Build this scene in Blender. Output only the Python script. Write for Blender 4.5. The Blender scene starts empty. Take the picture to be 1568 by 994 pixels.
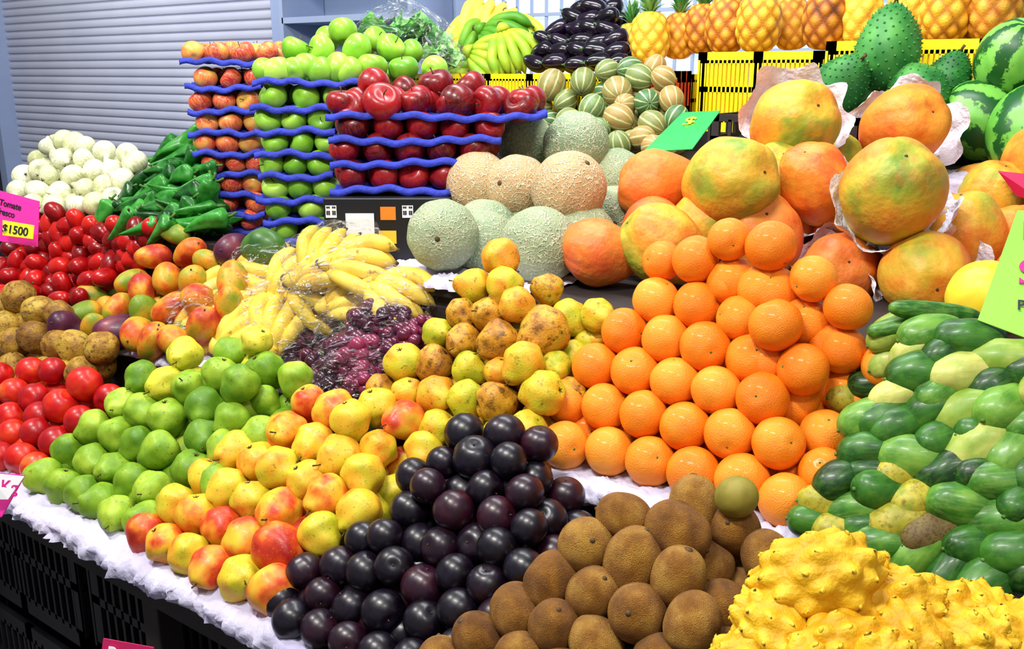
import bpy, math, random
from mathutils import Vector, noise, Matrix, Quaternion
random.seed(11)
R=random.random
def U(a,b): return a+(b-a)*random.random()
scene=bpy.context.scene
scene.view_settings.view_transform='Standard'
# ------------------------------------------------------------------ survey of the stall
# World: X runs along the stall, Y goes deeper into it, Z up (metres).
F=1450.0; PIT=math.radians(15); SP,CP=math.sin(PIT),math.cos(PIT); CZ=1.6
def ray(u,v):
    x=(u-784)/F; z=(497-v)/F; h=CP+z*SP
    return Vector((.8*x-.6*h,.6*x+.8*h,-SP+z*CP))
CAM=Vector((0,0,CZ))
def P(u,v,t): return CAM+ray(u,v)*t
def onZ(u,v,z):
    d=ray(u,v); return CAM+d*((z-CZ)/d.z)
def onY(u,v,y):
    d=ray(u,v); return CAM+d*(y/d.y)
RT=Vector((.8,.6,0)); FW=Vector((-.6,.8,0)); UP=Vector((0,0,1))
T1,T2,T3,T4=.76,.955,1.17,1.36      # tier heights
# ------------------------------------------------------------------ materials
def C(h):
    h=h.lstrip('#'); o=[]
    for i in (0,2,4):
        c=int(h[i:i+2],16)/255; o.append(c/12.92 if c<=.04045 else ((c+.055)/1.055)**2.4)
    return (*o,1)
class NT:
    def __init__(s,name):
        s.m=bpy.data.materials.new(name); s.m.use_nodes=True; s.t=s.m.node_tree; s.n=s.t.nodes
        s.b=s.n['Principled BSDF']
    def node(s,ty,**k):
        n=s.n.new(ty)
        for a,b in k.items(): setattr(n,a,b)
        return n
    def link(s,a,b): s.t.links.new(a,b)
    def math(s,op,a,b=None,c=None):
        n=s.node('ShaderNodeMath',operation=op)
        for i,x in enumerate((a,b,c)):
            if x is None: continue
            if isinstance(x,(int,float)): n.inputs[i].default_value=x
            else: s.link(x,n.inputs[i])
        return n.outputs[0]
    def ramp(s,fac,stops,interp='LINEAR'):
        n=s.node('ShaderNodeValToRGB'); n.color_ramp.interpolation=interp
        e=n.color_ramp.elements
        while len(e)<len(stops): e.new(.5)
        for i,(p,c) in enumerate(stops):
            e[i].position=p; e[i].color=C(c) if isinstance(c,str) else c
        s.link(fac,n.inputs[0]); return n.outputs[0]
    def mix(s,fac,a,b,mode='MIX'):
        n=s.node('ShaderNodeMix',data_type='RGBA',blend_type=mode)
        if isinstance(fac,(int,float)): n.inputs[0].default_value=fac
        else: s.link(fac,n.inputs[0])
        for i,x in ((6,a),(7,b)):
            if isinstance(x,tuple): n.inputs[i].default_value=x
            else: s.link(x,n.inputs[i])
        return n.outputs[2]
    def coords(s,rand=True):
        tc=s.node('ShaderNodeTexCoord'); oi=s.node('ShaderNodeObjectInfo')
        s.rnd=oi.outputs['Random']
        va=s.node('ShaderNodeVectorMath',operation='ADD')
        s.link(tc.outputs['Object'],va.inputs[0])
        if rand:
            cm=s.node('ShaderNodeCombineXYZ')
            for i,k in enumerate((37.,91.,53.)):
                s.link(s.math('MULTIPLY',s.rnd,k),cm.inputs[i])
            s.link(cm.outputs[0],va.inputs[1])
        s.raw=tc.outputs['Object']
        return va.outputs[0]
    def noise(s,vec,scale,detail=3,rough=.5,dist=0):
        n=s.node('ShaderNodeTexNoise'); s.link(vec,n.inputs['Vector'])
        n.inputs['Scale'].default_value=scale; n.inputs['Detail'].default_value=detail
        n.inputs['Roughness'].default_value=rough; n.inputs['Distortion'].default_value=dist
        return n.outputs[0]
    def bump(s,h,st,d=.1):
        n=s.node('ShaderNodeBump'); n.inputs['Strength'].default_value=st; n.inputs['Distance'].default_value=d
        s.link(h,n.inputs['Height']); s.link(n.outputs[0],s.b.inputs['Normal'])
def fruit(name,stops,rough=.42,rnd=.5,nz=1.0,sc=1.2,grad=0,cav=0,bump=0,bs=40,spots=None,coat=0,spec=.35,streak=None,sheen=0):
    k=NT(name); vec=k.coords()
    f=k.math('MULTIPLY_ADD',k.math('SUBTRACT',k.noise(vec,sc,3),.5),nz*1.5,.5)
    f=k.math('ADD',f,k.math('MULTIPLY',k.math('SUBTRACT',k.rnd,.5),rnd))
    if grad:
        sp=k.node('ShaderNodeSeparateXYZ'); k.link(k.raw,sp.inputs[0])
        f=k.math('ADD',f,k.math('MULTIPLY',sp.outputs[2],grad))
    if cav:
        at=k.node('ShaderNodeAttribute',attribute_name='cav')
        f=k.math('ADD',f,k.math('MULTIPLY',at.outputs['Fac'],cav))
    col=k.ramp(f,stops)
    if streak:
        mp=k.node('ShaderNodeMapping'); k.link(vec,mp.inputs[0]); mp.inputs['Scale'].default_value=(1,1,.12)
        sf=k.ramp(k.noise(mp.outputs[0],streak[1],4,.6),[(.45,(0,0,0,1)),(.62,(1,1,1,1))])
        col=k.mix(k.math('MULTIPLY',sf,streak[2]),col,C(streak[0]))
    if spots:
        c,s2,lo,hi,amt=spots
        sf=k.ramp(k.noise(vec,s2,4,.65),[(lo,(0,0,0,1)),(hi,(1,1,1,1))])
        col=k.mix(k.math('MULTIPLY',sf,amt),col,C(c))
    k.link(col,k.b.inputs['Base Color'])
    rn=k.math('MULTIPLY_ADD',k.noise(vec,5,4,.6),.25,rough-.10); k.link(rn,k.b.inputs['Roughness'])
    k.b.inputs['Specular IOR Level'].default_value=spec
    k.b.inputs['Coat Weight'].default_value=coat; k.b.inputs['Coat Roughness'].default_value=.14
    if sheen:
        k.b.inputs['Sheen Weight'].default_value=sheen; k.b.inputs['Sheen Roughness'].default_value=.5
    if bump: k.bump(k.noise(vec,bs,3),bump,.03)
    return k.m
def plain(name,c,rough=.6,c2=None,sc=8,bump=0,bs=30,metal=0):
    k=NT(name); vec=k.coords(False)
    f=k.noise(vec,sc,4)
    k.link(k.ramp(f,[(.3,c),(.7,c2 or c)]),k.b.inputs['Base Color'])
    k.b.inputs['Roughness'].default_value=rough; k.b.inputs['Metallic'].default_value=metal
    if bump: k.bump(k.noise(vec,bs,4),bump,.02)
    return k.m
M_stem=plain('stem_brown','#5a3d1c',.8,'#3c2c14')
M_gstem=plain('stem_green','#4f7a22',.7,'#2f5a18')
M_orange=fruit('orange_peel',[(.2,'#f07608'),(.5,'#f98c14'),(.8,'#ffa02c')],.42,.5,.5,1,bump=.35,bs=24,coat=.1,spots=('#d86a10',5,.6,.8,.4))
M_gpear=fruit('green_pear_skin',[(.15,'#507c0e'),(.5,'#7aa01e'),(.85,'#a6c038')],.48,.5,.8,1,spots=('#5a5018',6,.60,.69,.7),bump=.08,bs=20,coat=.03)
M_gpear2=fruit('yellow_green_pear_skin',[(.2,'#a6a81c'),(.5,'#c8c22c'),(.85,'#dccc48')],.48,.4,.8,1,spots=('#6b4a18',5,.58,.68,.7),bump=.08,bs=20)
M_ypear=fruit('yellow_pear_skin',[(.05,'#a0aa1c'),(.35,'#d0bc2a'),(.62,'#e0aa2a'),(.8,'#e07c20'),(.97,'#c4381a')],.44,.5,1.0,.9,spots=('#7a4a1c',8,.58,.7,.7),coat=.05,bump=.08,bs=20)
M_yred=fruit('blush_pear_skin',[(.1,'#d4b42c'),(.38,'#de8026'),(.6,'#c8401a'),(.9,'#a01c12')],.42,.3,1.3,.8,coat=.05,spots=('#e0b85c',14,.6,.7,.4))
M_plum=fruit('plum_skin',[(.2,'#07020a'),(.5,'#10040f'),(.8,'#280716'),(1,'#420a16')],.32,.7,.6,.8,coat=.05,spec=.5,spots=('#2e2446',1.8,.45,.8,.3))
M_kiwi=fruit('kiwi_skin',[(.2,'#7c4c14'),(.5,'#a66e22'),(.8,'#ca963c')],.85,.4,.8,1.4,bump=.7,bs=28,spots=('#5f3a14',22,.48,.68,.5),spec=.12,sheen=.08)
M_kgreen=fruit('green_kiwi_skin',[(.2,'#6a641c'),(.8,'#8c8030')],.6)
M_guava=fruit('guava_skin',[(.15,'#98a018'),(.4,'#c2b826'),(.6,'#d4b028'),(.85,'#d88c1e')],.46,.6,.9,1,spots=('#5a320c',3.2,.57,.70,.75),bump=.15,bs=12,coat=.03)
M_guavad=fruit('ripe_guava_skin',[(.2,'#9c6418'),(.6,'#d09424'),(.9,'#bca22a')],.46,.4,1.1,1.3,spots=('#3c1e08',3.,.50,.67,.8),bump=.2,bs=12,coat=.03)
cukes=[fruit('papayito_dark_green',[(.2,'#0e2e0c'),(.5,'#1c4e16'),(.85,'#3a7222')],.38,.6,.9,1,coat=.1,streak=('#6c9a3c',5,.18),spots=('#8fae4a',5,.64,.8,.4)),
 fruit('papayito_pale',[(.15,'#76962e'),(.5,'#a0b04e'),(.85,'#ccc86e')],.42,.5,.9,1,coat=.05,streak=('#5c8028',5,.25),spots=('#58782a',5,.6,.8,.5)),
 fruit('papayito_yellow',[(.2,'#948e24'),(.6,'#b8a832'),(.9,'#8a9430')],.44,.4,1,1.3,spots=('#5c501c',4,.5,.68,.7),streak=('#6c9030',4,.25)),
 fruit('papayito_brown',[(.2,'#5e4c26'),(.8,'#7a6a34')],.6,.4,1,1.3,spots=('#3c2a12',7,.5,.6,.7)),
 fruit('papayito_mid_green',[(.2,'#22561a'),(.5,'#3c7620'),(.85,'#669632')],.38,.5,1,1,coat=.1,streak=('#a8c060',5,.18),spots=('#9aba58',5,.62,.8,.4))]
M_papaya=fruit('papaya_skin_orange',[(.06,'#80902c'),(.22,'#c49e2c'),(.42,'#e0922a'),(.65,'#e67a22'),(.9,'#d25024')],.46,.3,.9,.75,spots=('#b44420',2.2,.5,.70,.5),bump=.14,bs=5,streak=('#d8b040',3,.25))
M_papayag=fruit('papaya_skin_green_yellow',[(.10,'#5c8428'),(.28,'#98a030'),(.44,'#d0a42e'),(.64,'#e08a28'),(.95,'#dc6420')],.46,.2,1.25,.7,grad=-.05,spots=('#c05a22',2.2,.5,.70,.5),bump=.14,bs=5,streak=('#c8b840',3,.3))
M_papayao=fruit('papaya_skin_red_orange',[(.1,'#d08a34'),(.45,'#de722a'),(.75,'#d85a2a'),(.95,'#c04826')],.46,.3,1.,.8,spots=('#e09a48',2,.5,.75,.5),bump=.14,bs=5)
M_mango=fruit('mango_skin',[(.1,'#6f8a22'),(.35,'#a09426'),(.55,'#d09222'),(.75,'#d0601c'),(.95,'#a42a1a')],.46,.7,1.2,.8,grad=.08,spots=('#5a2c18',5,.58,.72,.6),coat=.02)
M_mangop=fruit('purple_mango_skin',[(.2,'#30102a'),(.6,'#501a34'),(.9,'#783038')],.4,.4,1,.9,coat=.06)
M_mangog=fruit('green_mango_skin',[(.2,'#224e18'),(.8,'#4c7822')],.4,.4,1,.9,coat=.06)
M_tom=fruit('roma_tomato_skin',[(.2,'#700407'),(.5,'#a80a0e'),(.85,'#cc1e14')],.27,.7,.5,.9,coat=.15)
M_redf=fruit('nectarine_skin',[(.2,'#980810'),(.5,'#c01410'),(.75,'#d03414'),(.95,'#dc642a')],.34,.7,.9,.9,coat=.08)
M_sap=fruit('sapote_skin',[(.2,'#7a521a'),(.5,'#a87e26'),(.8,'#b89a38')],.55,.6,1,1.2,spots=('#3c2010',3.5,.5,.66,.8),bump=.2,bs=10)
M_onion=fruit('white_onion_skin',[(.2,'#cfd29a'),(.5,'#e4e4bc'),(.85,'#f2f0da')],.5,.5,.8,1,streak=('#a8b078',8,.6))
M_chile=fruit('poblano_skin',[(.2,'#0c380f'),(.5,'#1e6a1e'),(.85,'#3c9232')],.32,.6,.8,1.2,coat=.12)
M_rapple=fruit('red_apple_skin',[(.2,'#4a0209'),(.5,'#780612'),(.85,'#a01218')],.32,.6,.8,.9,streak=('#b43c30',7,.25),coat=.15)
M_gapple=fruit('green_apple_skin',[(.2,'#62a020'),(.5,'#88c030'),(.85,'#aad24e')],.36,.5,.7,.9,coat=.12,spots=('#d0e890',26,.64,.7,.6))
M_papple=fruit('gala_apple_skin',[(.1,'#e4b048'),(.32,'#e48440'),(.55,'#d84832'),(.9,'#b62426')],.36,.6,1.2,.8,streak=('#e8a858',7,.5),coat=.1)
M_ban=fruit('banana_peel',[(.1,'#c4b034'),(.35,'#e8c43a'),(.7,'#f2d258'),(.95,'#e8b840')],.55,.5,.8,2,spots=('#5a3a14',5,.62,.70,.75))
M_bang=fruit('greenish_banana_peel',[(.1,'#4c8c1c'),(.4,'#7cae28'),(.65,'#b4c434'),(.95,'#e0d440')],.45,.9,.6,2)
M_egg=fruit('eggplant_skin',[(.2,'#08040c'),(.8,'#180a20')],.2,.5,.6,1,coat=.3)
M_pine=fruit('pineapple_rind',[(.02,'#7a4412'),(.22,'#b8741a'),(.46,'#e6a626'),(.85,'#f8cc44')],.5,.3,.5,1.2,cav=.6,bump=.2,bs=14)
M_pinered=fruit('pineapple_rind_red',[(.05,'#5a2c0e'),(.3,'#a05616'),(.6,'#d08828'),(.9,'#e6ac38')],.5,.35,.5,1.2,cav=.6,bump=.2,bs=14)
M_crown=fruit('pineapple_leaves',[(.2,'#285a24'),(.5,'#3f7f34'),(.85,'#86ac5c')],.45,.3,.8,1.5)
M_sour=fruit('soursop_skin',[(.2,'#164e20'),(.5,'#26702c'),(.85,'#4c923e')],.5,.4,.8,1.2,bump=.1)
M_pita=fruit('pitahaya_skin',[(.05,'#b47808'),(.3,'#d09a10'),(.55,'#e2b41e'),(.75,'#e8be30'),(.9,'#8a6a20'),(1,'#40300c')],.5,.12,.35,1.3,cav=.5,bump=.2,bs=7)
M_grape=fruit('grape_skin',[(.2,'#2a0a20'),(.5,'#561432'),(.85,'#84284a')],.25,.5,.9,1.2,coat=.25)
M_lett=fruit('lettuce_leaf',[(.2,'#4c9a40'),(.5,'#86c46a'),(.85,'#c0e6a0')],.4,.4,1,2,bump=.3,bs=10)
def netmelon(name,a,b,net):
    k=NT(name); vec=k.coords()
    base=k.ramp(k.math('ADD',k.noise(vec,1,2),k.math('MULTIPLY',k.math('SUBTRACT',k.rnd,.5),.3)),[(.3,a),(.7,b)])
    dv=k.node('ShaderNodeVectorMath',operation='ADD'); k.link(vec,dv.inputs[0])
    nn=k.node('ShaderNodeTexNoise'); k.link(vec,nn.inputs['Vector']); nn.inputs['Scale'].default_value=6
    sc=k.node('ShaderNodeVectorMath',operation='SCALE'); k.link(nn.outputs['Color'],sc.inputs[0]); sc.inputs['Scale'].default_value=.2
    k.link(sc.outputs[0],dv.inputs[1])
    vo=k.node('ShaderNodeTexVoronoi',feature='DISTANCE_TO_EDGE'); vo.inputs['Scale'].default_value=8
    k.link(dv.outputs[0],vo.inputs['Vector'])
    f=k.ramp(vo.outputs['Distance'],[(.02,(1,1,1,1)),(.13,(0,0,0,1))])
    k.link(k.mix(f,base,C(net)),k.b.inputs['Base Color']); k.b.inputs['Roughness'].default_value=.62
    k.bump(f,.6,.03); return k.m
M_canG=netmelon('cantaloupe_green','#74906a','#98a47a','#ccceac')
M_canP=netmelon('cantaloupe_beige','#ac8a5c','#c49c6a','#e2d0aa')
def striped(name,base,base2,st,n,wob,w0,w1,rough=.4):
    k=NT(name); vec=k.coords()
    sp=k.node('ShaderNodeSeparateXYZ'); k.link(k.raw,sp.inputs[0])
    a=k.math('ARCTAN2',sp.outputs[1],sp.outputs[0])
    nz=k.noise(vec,3.5,5,.65)
    s=k.math('SINE',k.math('ADD',k.math('MULTIPLY',a,n),k.math('MULTIPLY',nz,wob)))
    s=k.math('MULTIPLY_ADD',s,.5,.5)
    f=k.ramp(s,[(w0,(0,0,0,1)),(w1,(1,1,1,1))])
    b=k.ramp(k.math('ADD',k.noise(vec,3,4),k.math('MULTIPLY',k.math('SUBTRACT',k.rnd,.5),.8)),[(.35,base),(.75,base2)])
    k.link(k.mix(f,b,C(st)),k.b.inputs['Base Color']); k.b.inputs['Roughness'].default_value=rough
    return k.m
M_wat=striped('watermelon_rind','#58a034','#74b848','#0c5018',7,8,.38,.62)
M_str=striped('striped_melon_rind','#6f8044','#a88448','#bcbc86',9,1.5,.84,.97,.5)
M_str2=striped('striped_melon_green','#426a3a','#70884e','#b8bc8c',9,1.5,.84,.97,.5)
def plastic(name,tint,lo=.02,hi=.5,p0=.56,p1=.66,gl_=.07):
    k=NT(name); vec=k.coords()
    mp=k.node('ShaderNodeMapping'); k.link(vec,mp.inputs[0]); mp.inputs['Scale'].default_value=(1,2.2,1)
    n=k.noise(mp.outputs[0],2.2,2,.5,1.6)
    f=k.ramp(n,[(p0,(lo,lo,lo,1)),(p1,(hi,hi,hi,1))])  # white glints on the film, painted in as noise patches of opaque tint
    k.b.inputs['Base Color'].default_value=C(tint); k.b.inputs['Roughness'].default_value=.12
    k.b.inputs['Specular IOR Level'].default_value=1.
    k.bump(n,.8,.25)
    tr=k.node('ShaderNodeBsdfTransparent'); mx=k.node('ShaderNodeMixShader')
    k.link(f,mx.inputs[0]); k.link(tr.outputs[0],mx.inputs[1]); k.link(k.b.outputs[0],mx.inputs[2])
    gl=k.node('ShaderNodeBsdfGlossy'); gl.inputs['Roughness'].default_value=.18; m2=k.node('ShaderNodeMixShader'); m2.inputs[0].default_value=gl_
    k.link(k.b.inputs['Normal'].links[0].from_socket,gl.inputs['Normal'])
    k.link(mx.outputs[0],m2.inputs[1]); k.link(gl.outputs[0],m2.inputs[2])
    k.link(m2.outputs[0],k.n['Material Output'].inputs[0]); return k.m
M_bag=plastic('clear_plastic_bag','#f4f6fa'); M_bagp=plastic('purple_tint_bag','#e2d8f0',.02,.5,.57,.66,.06)
M_paper=plain('white_paper','#d4d0e4',.8,'#b4aece',7,.7,18); M_wrap=plain('white_wrapping_paper','#f2f0f8',.8,'#dcd8ea',3,.4,9)
M_pink=plain('pink_card','#f52ca4',.6,'#ec2a9a'); M_neon=plain('green_card','#98e04c',.6,'#8cd848')
M_green=plain('green_net_plastic','#17b24a',.5,'#0c8c38',30); M_mag=plain('magenta_card','#c01458',.6)
M_yellowp=plain('yellow_card','#ecec20',.6); M_ink=plain('ink_black','#221830',.6); M_inkp=plain('ink_pink','#e0208c',.6)
M_inkg=plain('ink_green','#0c9a50',.6)
M_tray=plain('blue_pulp_tray','#2838b8',.75,'#1c2c94',20,.3,60)
M_blk=plain('black_plastic','#0d0d10',.45,'#18181c'); M_yel=plain('yellow_crate_plastic','#fce410',.42,'#f6d40c',6)
M_red=plain('red_crate_plastic','#c01820',.45); M_wood=plain('dark_wood','#1c1414',.7,'#2b211f',6,.2,12)
M_box=plain('black_carton','#101014',.4,'#16161c'); M_white=plain('white_label','#f0f0f0',.6)
M_org=plain('orange_print','#f0821c',.5); M_yarn=plain('yellow_print','#f4c030',.5)
M_floor=plain('concrete_floor','#5a5a5e',.8,'#46464a',3,.2,20)
M_shut=plain('painted_steel_shutter','#c4c6d4',.5,'#b6b8ca',1.5); M_frame=plain('blue_grey_paint','#a4b4d4',.5,'#94a4c8',2)
M_dark=plain('dark_post_paint','#23232c',.6); M_wall=plain('pale_blue_wall','#a8bcd8',.8,'#94a8c8',2)
# ------------------------------------------------------------------ mesh building
class MB:
    def __init__(s): s.v=[];s.f=[];s.m=[];s.c=[]
    def grid(s,fn,nu,nv,mi=0,wrap=True,poles=True):
        idx=[]
        for j in range(nv+1):
            row=[]
            if poles and j in (0,nv):
                q=fn(0,j/nv); s.v.append(q[:3]); s.c.append(q[3] if len(q)>3 else 0); row=[len(s.v)-1]*(nu+(0 if wrap else 1))
            else:
                for i in range(nu+(0 if wrap else 1)):
                    q=fn(i/nu,j/nv); s.v.append(q[:3]); s.c.append(q[3] if len(q)>3 else 0); row.append(len(s.v)-1)
            idx.append(row)
        for j in range(nv):
            for i in range(nu):
                k=(i+1)%nu if wrap else i+1
                q=[idx[j][i],idx[j+1][i],idx[j+1][k],idx[j][k]]
                r=[]
                for a in q:
                    if a not in r: r.append(a)
                if len(r)>2: s.f.append(r); s.m.append(mi)
        return s
    def tube(s,pts,rad,seg=10,mi=0,flat=1,cap=True,cv=None):
        pts=[Vector(p) for p in pts]; n=len(pts); fr=[]
        ref=Vector((.13,.27,.95))
        for i,p in enumerate(pts):
            t=(pts[min(i+1,n-1)]-pts[max(i-1,0)]).normalized()
            a=t.cross(ref)
            if a.length<.05: a=t.cross(Vector((1,0,0)))
            a.normalize(); b=t.cross(a); fr.append((a,b))
        def fn(u,v):
            k=v*(n-1); i=min(int(round(k)),n-1); w=u*2*math.pi
            q=pts[i]+fr[i][0]*math.cos(w)*rad[i]+fr[i][1]*math.sin(w)*rad[i]*flat
            return (q.x,q.y,q.z,cv[i] if cv else 0)
        b0=len(s.v); s.grid(fn,seg,n-1,mi,True,False)
        if cap:
            s.f.append([b0+i for i in range(seg)]); s.m.append(mi)
            s.f.append([b0+(n-1)*seg+i for i in range(seg)][::-1]); s.m.append(mi)
        return s
    def box(s,o,a,b,c,mi=0):
        o,a,b,c=map(Vector,(o,a,b,c)); k=len(s.v)
        for z in (0,1):
            for y in (0,1):
                for x in (0,1): s.v.append(tuple(o+a*x+b*y+c*z)); s.c.append(0)
        for q in ((0,2,3,1),(4,5,7,6),(0,1,5,4),(2,6,7,3),(0,4,6,2),(1,3,7,5)):
            s.f.append([k+i for i in q]); s.m.append(mi)
        return s
    def abox(s,x0,x1,y0,y1,z0,z1,mi=0): return s.box((x0,y0,z0),(x1-x0,0,0),(0,y1-y0,0),(0,0,z1-z0),mi)
    def mesh(s,name,mats,smooth=True):
        me=bpy.data.meshes.new(name); me.from_pydata([tuple(v) for v in s.v],[],s.f)
        for m in mats: me.materials.append(m)
        me.polygons.foreach_set('material_index',s.m); me.polygons.foreach_set('use_smooth',[smooth]*len(s.f))
        a=me.attributes.new('cav','FLOAT','POINT'); a.data.foreach_set('value',s.c)
        me.validate(); me.update(); return me
def add(me,name=None,parent=None,loc=None,rot=None,sc=None):
    o=bpy.data.objects.new(name or me.name,me); scene.collection.objects.link(o)
    if parent: o.parent=parent
    if loc is not None: o.location=Vector(loc)-(parent.location if parent else Vector())
    if rot is not None: o.rotation_mode='QUATERNION'; o.rotation_quaternion=rot
    if sc is not None: o.scale=sc if isinstance(sc,(tuple,list)) else (sc,sc,sc)
    return o
def empty(name,loc):
    e=bpy.data.objects.new(name,None); scene.collection.objects.link(e); e.location=Vector(loc); e.empty_display_size=.05; return e
def bevel(o,w=.004):
    m=o.modifiers.new('bevel','BEVEL'); m.width=w; m.segments=2; m.limit_method='ANGLE'; return o
def body(fn,mats,name,nu=36,nv=22,stem=None):
    b=MB(); b.grid(fn,nu,nv)
    if stem: b.tube(stem[0],stem[1],8,1)
    return b.mesh(name,mats)
TP=2*math.pi
def f_apple(u,v):
    b=v*math.pi; a=u*TP; r=math.sin(b)*(1+.10*math.cos(b)); z=math.cos(b)*.9
    z-= .30*math.exp(-(b/.42)**2); z+=.14*math.exp(-((math.pi-b)/.3)**2)
    r*=1+.025*math.cos(5*a)*max(0,-math.cos(b)); return (r*math.cos(a),r*math.sin(a),z)
def apple(name,m): return body(f_apple,[m,M_stem],name,stem=([(0,0,.55),(.03,0,.8),(.1,.02,1.02)],[.04,.03,.045]))
def f_orange(u,v):
    b=v*math.pi; a=u*TP; r=math.sin(b); z=math.cos(b)*.96; z-=.07*math.exp(-(b/.22)**2)
    k=1+.02*noise.noise(Vector((math.cos(a)*r*2,math.sin(a)*r*2,z*2))); return (r*k*math.cos(a),r*k*math.sin(a),z*k)
def orange_me():
    b=MB(); b.grid(f_orange,40,26); b.grid(lambda u,v:(.09*v*math.cos(u*TP),.09*v*math.sin(u*TP),.915-.03*v),8,2,1,True,True)
    return b.mesh('orange_fruit',[M_orange,M_gstem])
def f_pear(seed=0,lump=.08):
    def fn(u,v):
        b=v*math.pi; a=u*TP; c=math.cos(b); r=math.sin(b)*(1-.26*max(0,c)**1.1)
        z=c*(1+.22*max(0,c)); z-=.12*math.exp(-(b/.25)**2); z+=.18*math.exp(-((math.pi-b)/.28)**2)
        k=1+lump*noise.noise(Vector((math.cos(a)*r*1.6+seed,math.sin(a)*r*1.6,z*1.6)))*1.6
        return (r*k*math.cos(a),r*k*math.sin(a),z*k)
    return fn
def pear(name,m,seed=0):
    b=MB(); b.grid(f_pear(seed),36,24); b.tube([(0,0,.95),(.03,.02,1.2),(.1,.03,1.42)],[.04,.03,.045],8,1)
    b.grid(lambda u,v:(.13*v*math.cos(u*TP),.13*v*math.sin(u*TP),-.835-.02*v),10,2,1,True,True)
    for i in range(5):
        a=i*TP/5; b.tube([(0,0,-.84),(.07*math.cos(a),.07*math.sin(a),-.88),(.15*math.cos(a),.15*math.sin(a),-.93)],[.03,.03,.008],5,1)
    return b.mesh(name,[m,M_stem])
def f_plum(u,v):
    b=v*math.pi; a=u*TP; r=math.sin(b)*(1-.05*math.exp(-((a-math.pi)/.2)**2)); z=math.cos(b)*.95; z-=.12*math.exp(-(b/.25)**2)
    return (r*math.cos(a),r*math.sin(a),z)
def ell(lz,pw=1,lump=.0,seed=0,bend=0,taper=0,flat=1):
    def fn(u,v):
        b=v*math.pi; a=u*TP; c=math.cos(b); r=math.sin(b)**pw*(1+taper*c); z=c*lz
        x,y=r*math.cos(a),r*math.sin(a)*flat
        k=1+lump*noise.noise(Vector((x*1.5+seed,y*1.5,z*1.2)))*1.6
        return (x*k+bend*(z*z/lz-lz*.35),y*k,z)
    return fn
def kiwi_me():
    b=MB(); b.grid(ell(1.2,.92,.03,3),36,24)
    b.tube([(0,0,-1.16),(0,0,-1.21),(0,0,-1.24)],[.17,.15,.06],10,1); b.tube([(0,0,1.16),(0,0,1.22),(0,0,1.27)],[.12,.09,.03],8,1)
    return b.mesh('kiwi_fruit',[M_kiwi,M_stem])
def papaya(name,m,seed,lz=1.25):
    def fn(u,v):
        b=v*math.pi; a=u*TP; c=math.cos(b); r=math.sin(b)**.95*(1-.24*max(0,-c)); z=c*lz
        lob=1+(.012+.05*max(0,c)**1.3)*(abs(math.cos(2.5*a))*2-1.2)*min(1,math.sin(b)*2)
        z-=.16*math.exp(-(b/.35)**2)
        x,y=r*math.cos(a)*lob,r*math.sin(a)*lob
        k=1+.10*noise.noise(Vector((x+seed*7,y,z)))
        return (x*k,y*k,z*k,0)
    b=MB(); b.grid(fn,70,40)
    b.tube([(0,0,-lz*.97),(0,0,-lz*1.03),(0,0,-lz*1.06)],[.13,.11,.09],10,1)
    b.tube([(0,0,lz*.82),(0,0,lz*.885)],[.07,.03],8,1)
    return b.mesh(name,[m,M_stem])
def melon(name,m,n=48,lz=1.04):
    def fn(u,v):
        s=math.sin(v*math.pi)*(1+.012*math.cos(10*u*TP)); return (s*math.cos(u*TP),s*math.sin(u*TP),math.cos(v*math.pi)*lz-.05*math.exp(-(v/.07)**2))
    b=MB(); b.grid(fn,n,30); b.tube([(0,0,lz*.91),(0,0,lz*.97)],[.1,.07],10,1); return b.mesh(name,[m,M_stem])
def mango(name,m):
    return body(ell(1.32,.95,.03,2,.12,.12,.84),[m,M_stem],name,stem=([(0.1,0,1.2),(.12,0,1.42)],[.06,.05]))
def banana_bunch(name,m,n=6,r=.115,seed=0):
    """one hand of bananas, fingers side by side, unit length, convex side to +Z, crown at -X"""
    random.seed(seed+100); b=MB(); N=15
    for layer in (0,1):
        for i in range(n-layer):
            off=(i-(n-1-layer)/2)*r*1.8; L=U(.92,1.05); lift=U(-.02,.02)-layer*r*1.3; pts=[];rad=[]
            for k in range(N):
                t=k/(N-1); x=L*(t-.5); z=.16-.42*(t-.5)**2*L*1.6+lift
                y=off*(.25+.95*min(1,t*1.6)**.8)
                pts.append((x,y,z))
                rad.append(r*(.36 if t<.05 else .36+.64*min(1,(t-.05)/.2)**.8 if t<.25 else 1 if t<.78 else max(.16,1-((t-.78)/.22)**1.6*.84)))
            b.tube(pts,rad,8,0)
            b.tube([pts[-1],(pts[-1][0]+.04,pts[-1][1],pts[-1][2]-.03)],[r*.25,r*.16],6,1)
    b.tube([(-.62,0,.02),(-.54,0,.05),(-.44,0,.05)],[.06,.12,.16],8,0)
    b.tube([(-.66,0,.0),(-.61,0,.02)],[.06,.065],8,1)
    return b.mesh(name,[m,M_stem])
def frame(n,ang):
    n=Vector(n).normalized(); x0=(RT-n*RT.dot(n)).normalized(); y0=n.cross(x0)
    x=x0*math.cos(ang)+y0*math.sin(ang); y=n.cross(x)
    return Matrix((x,y,n)).transposed().to_quaternion()
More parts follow.
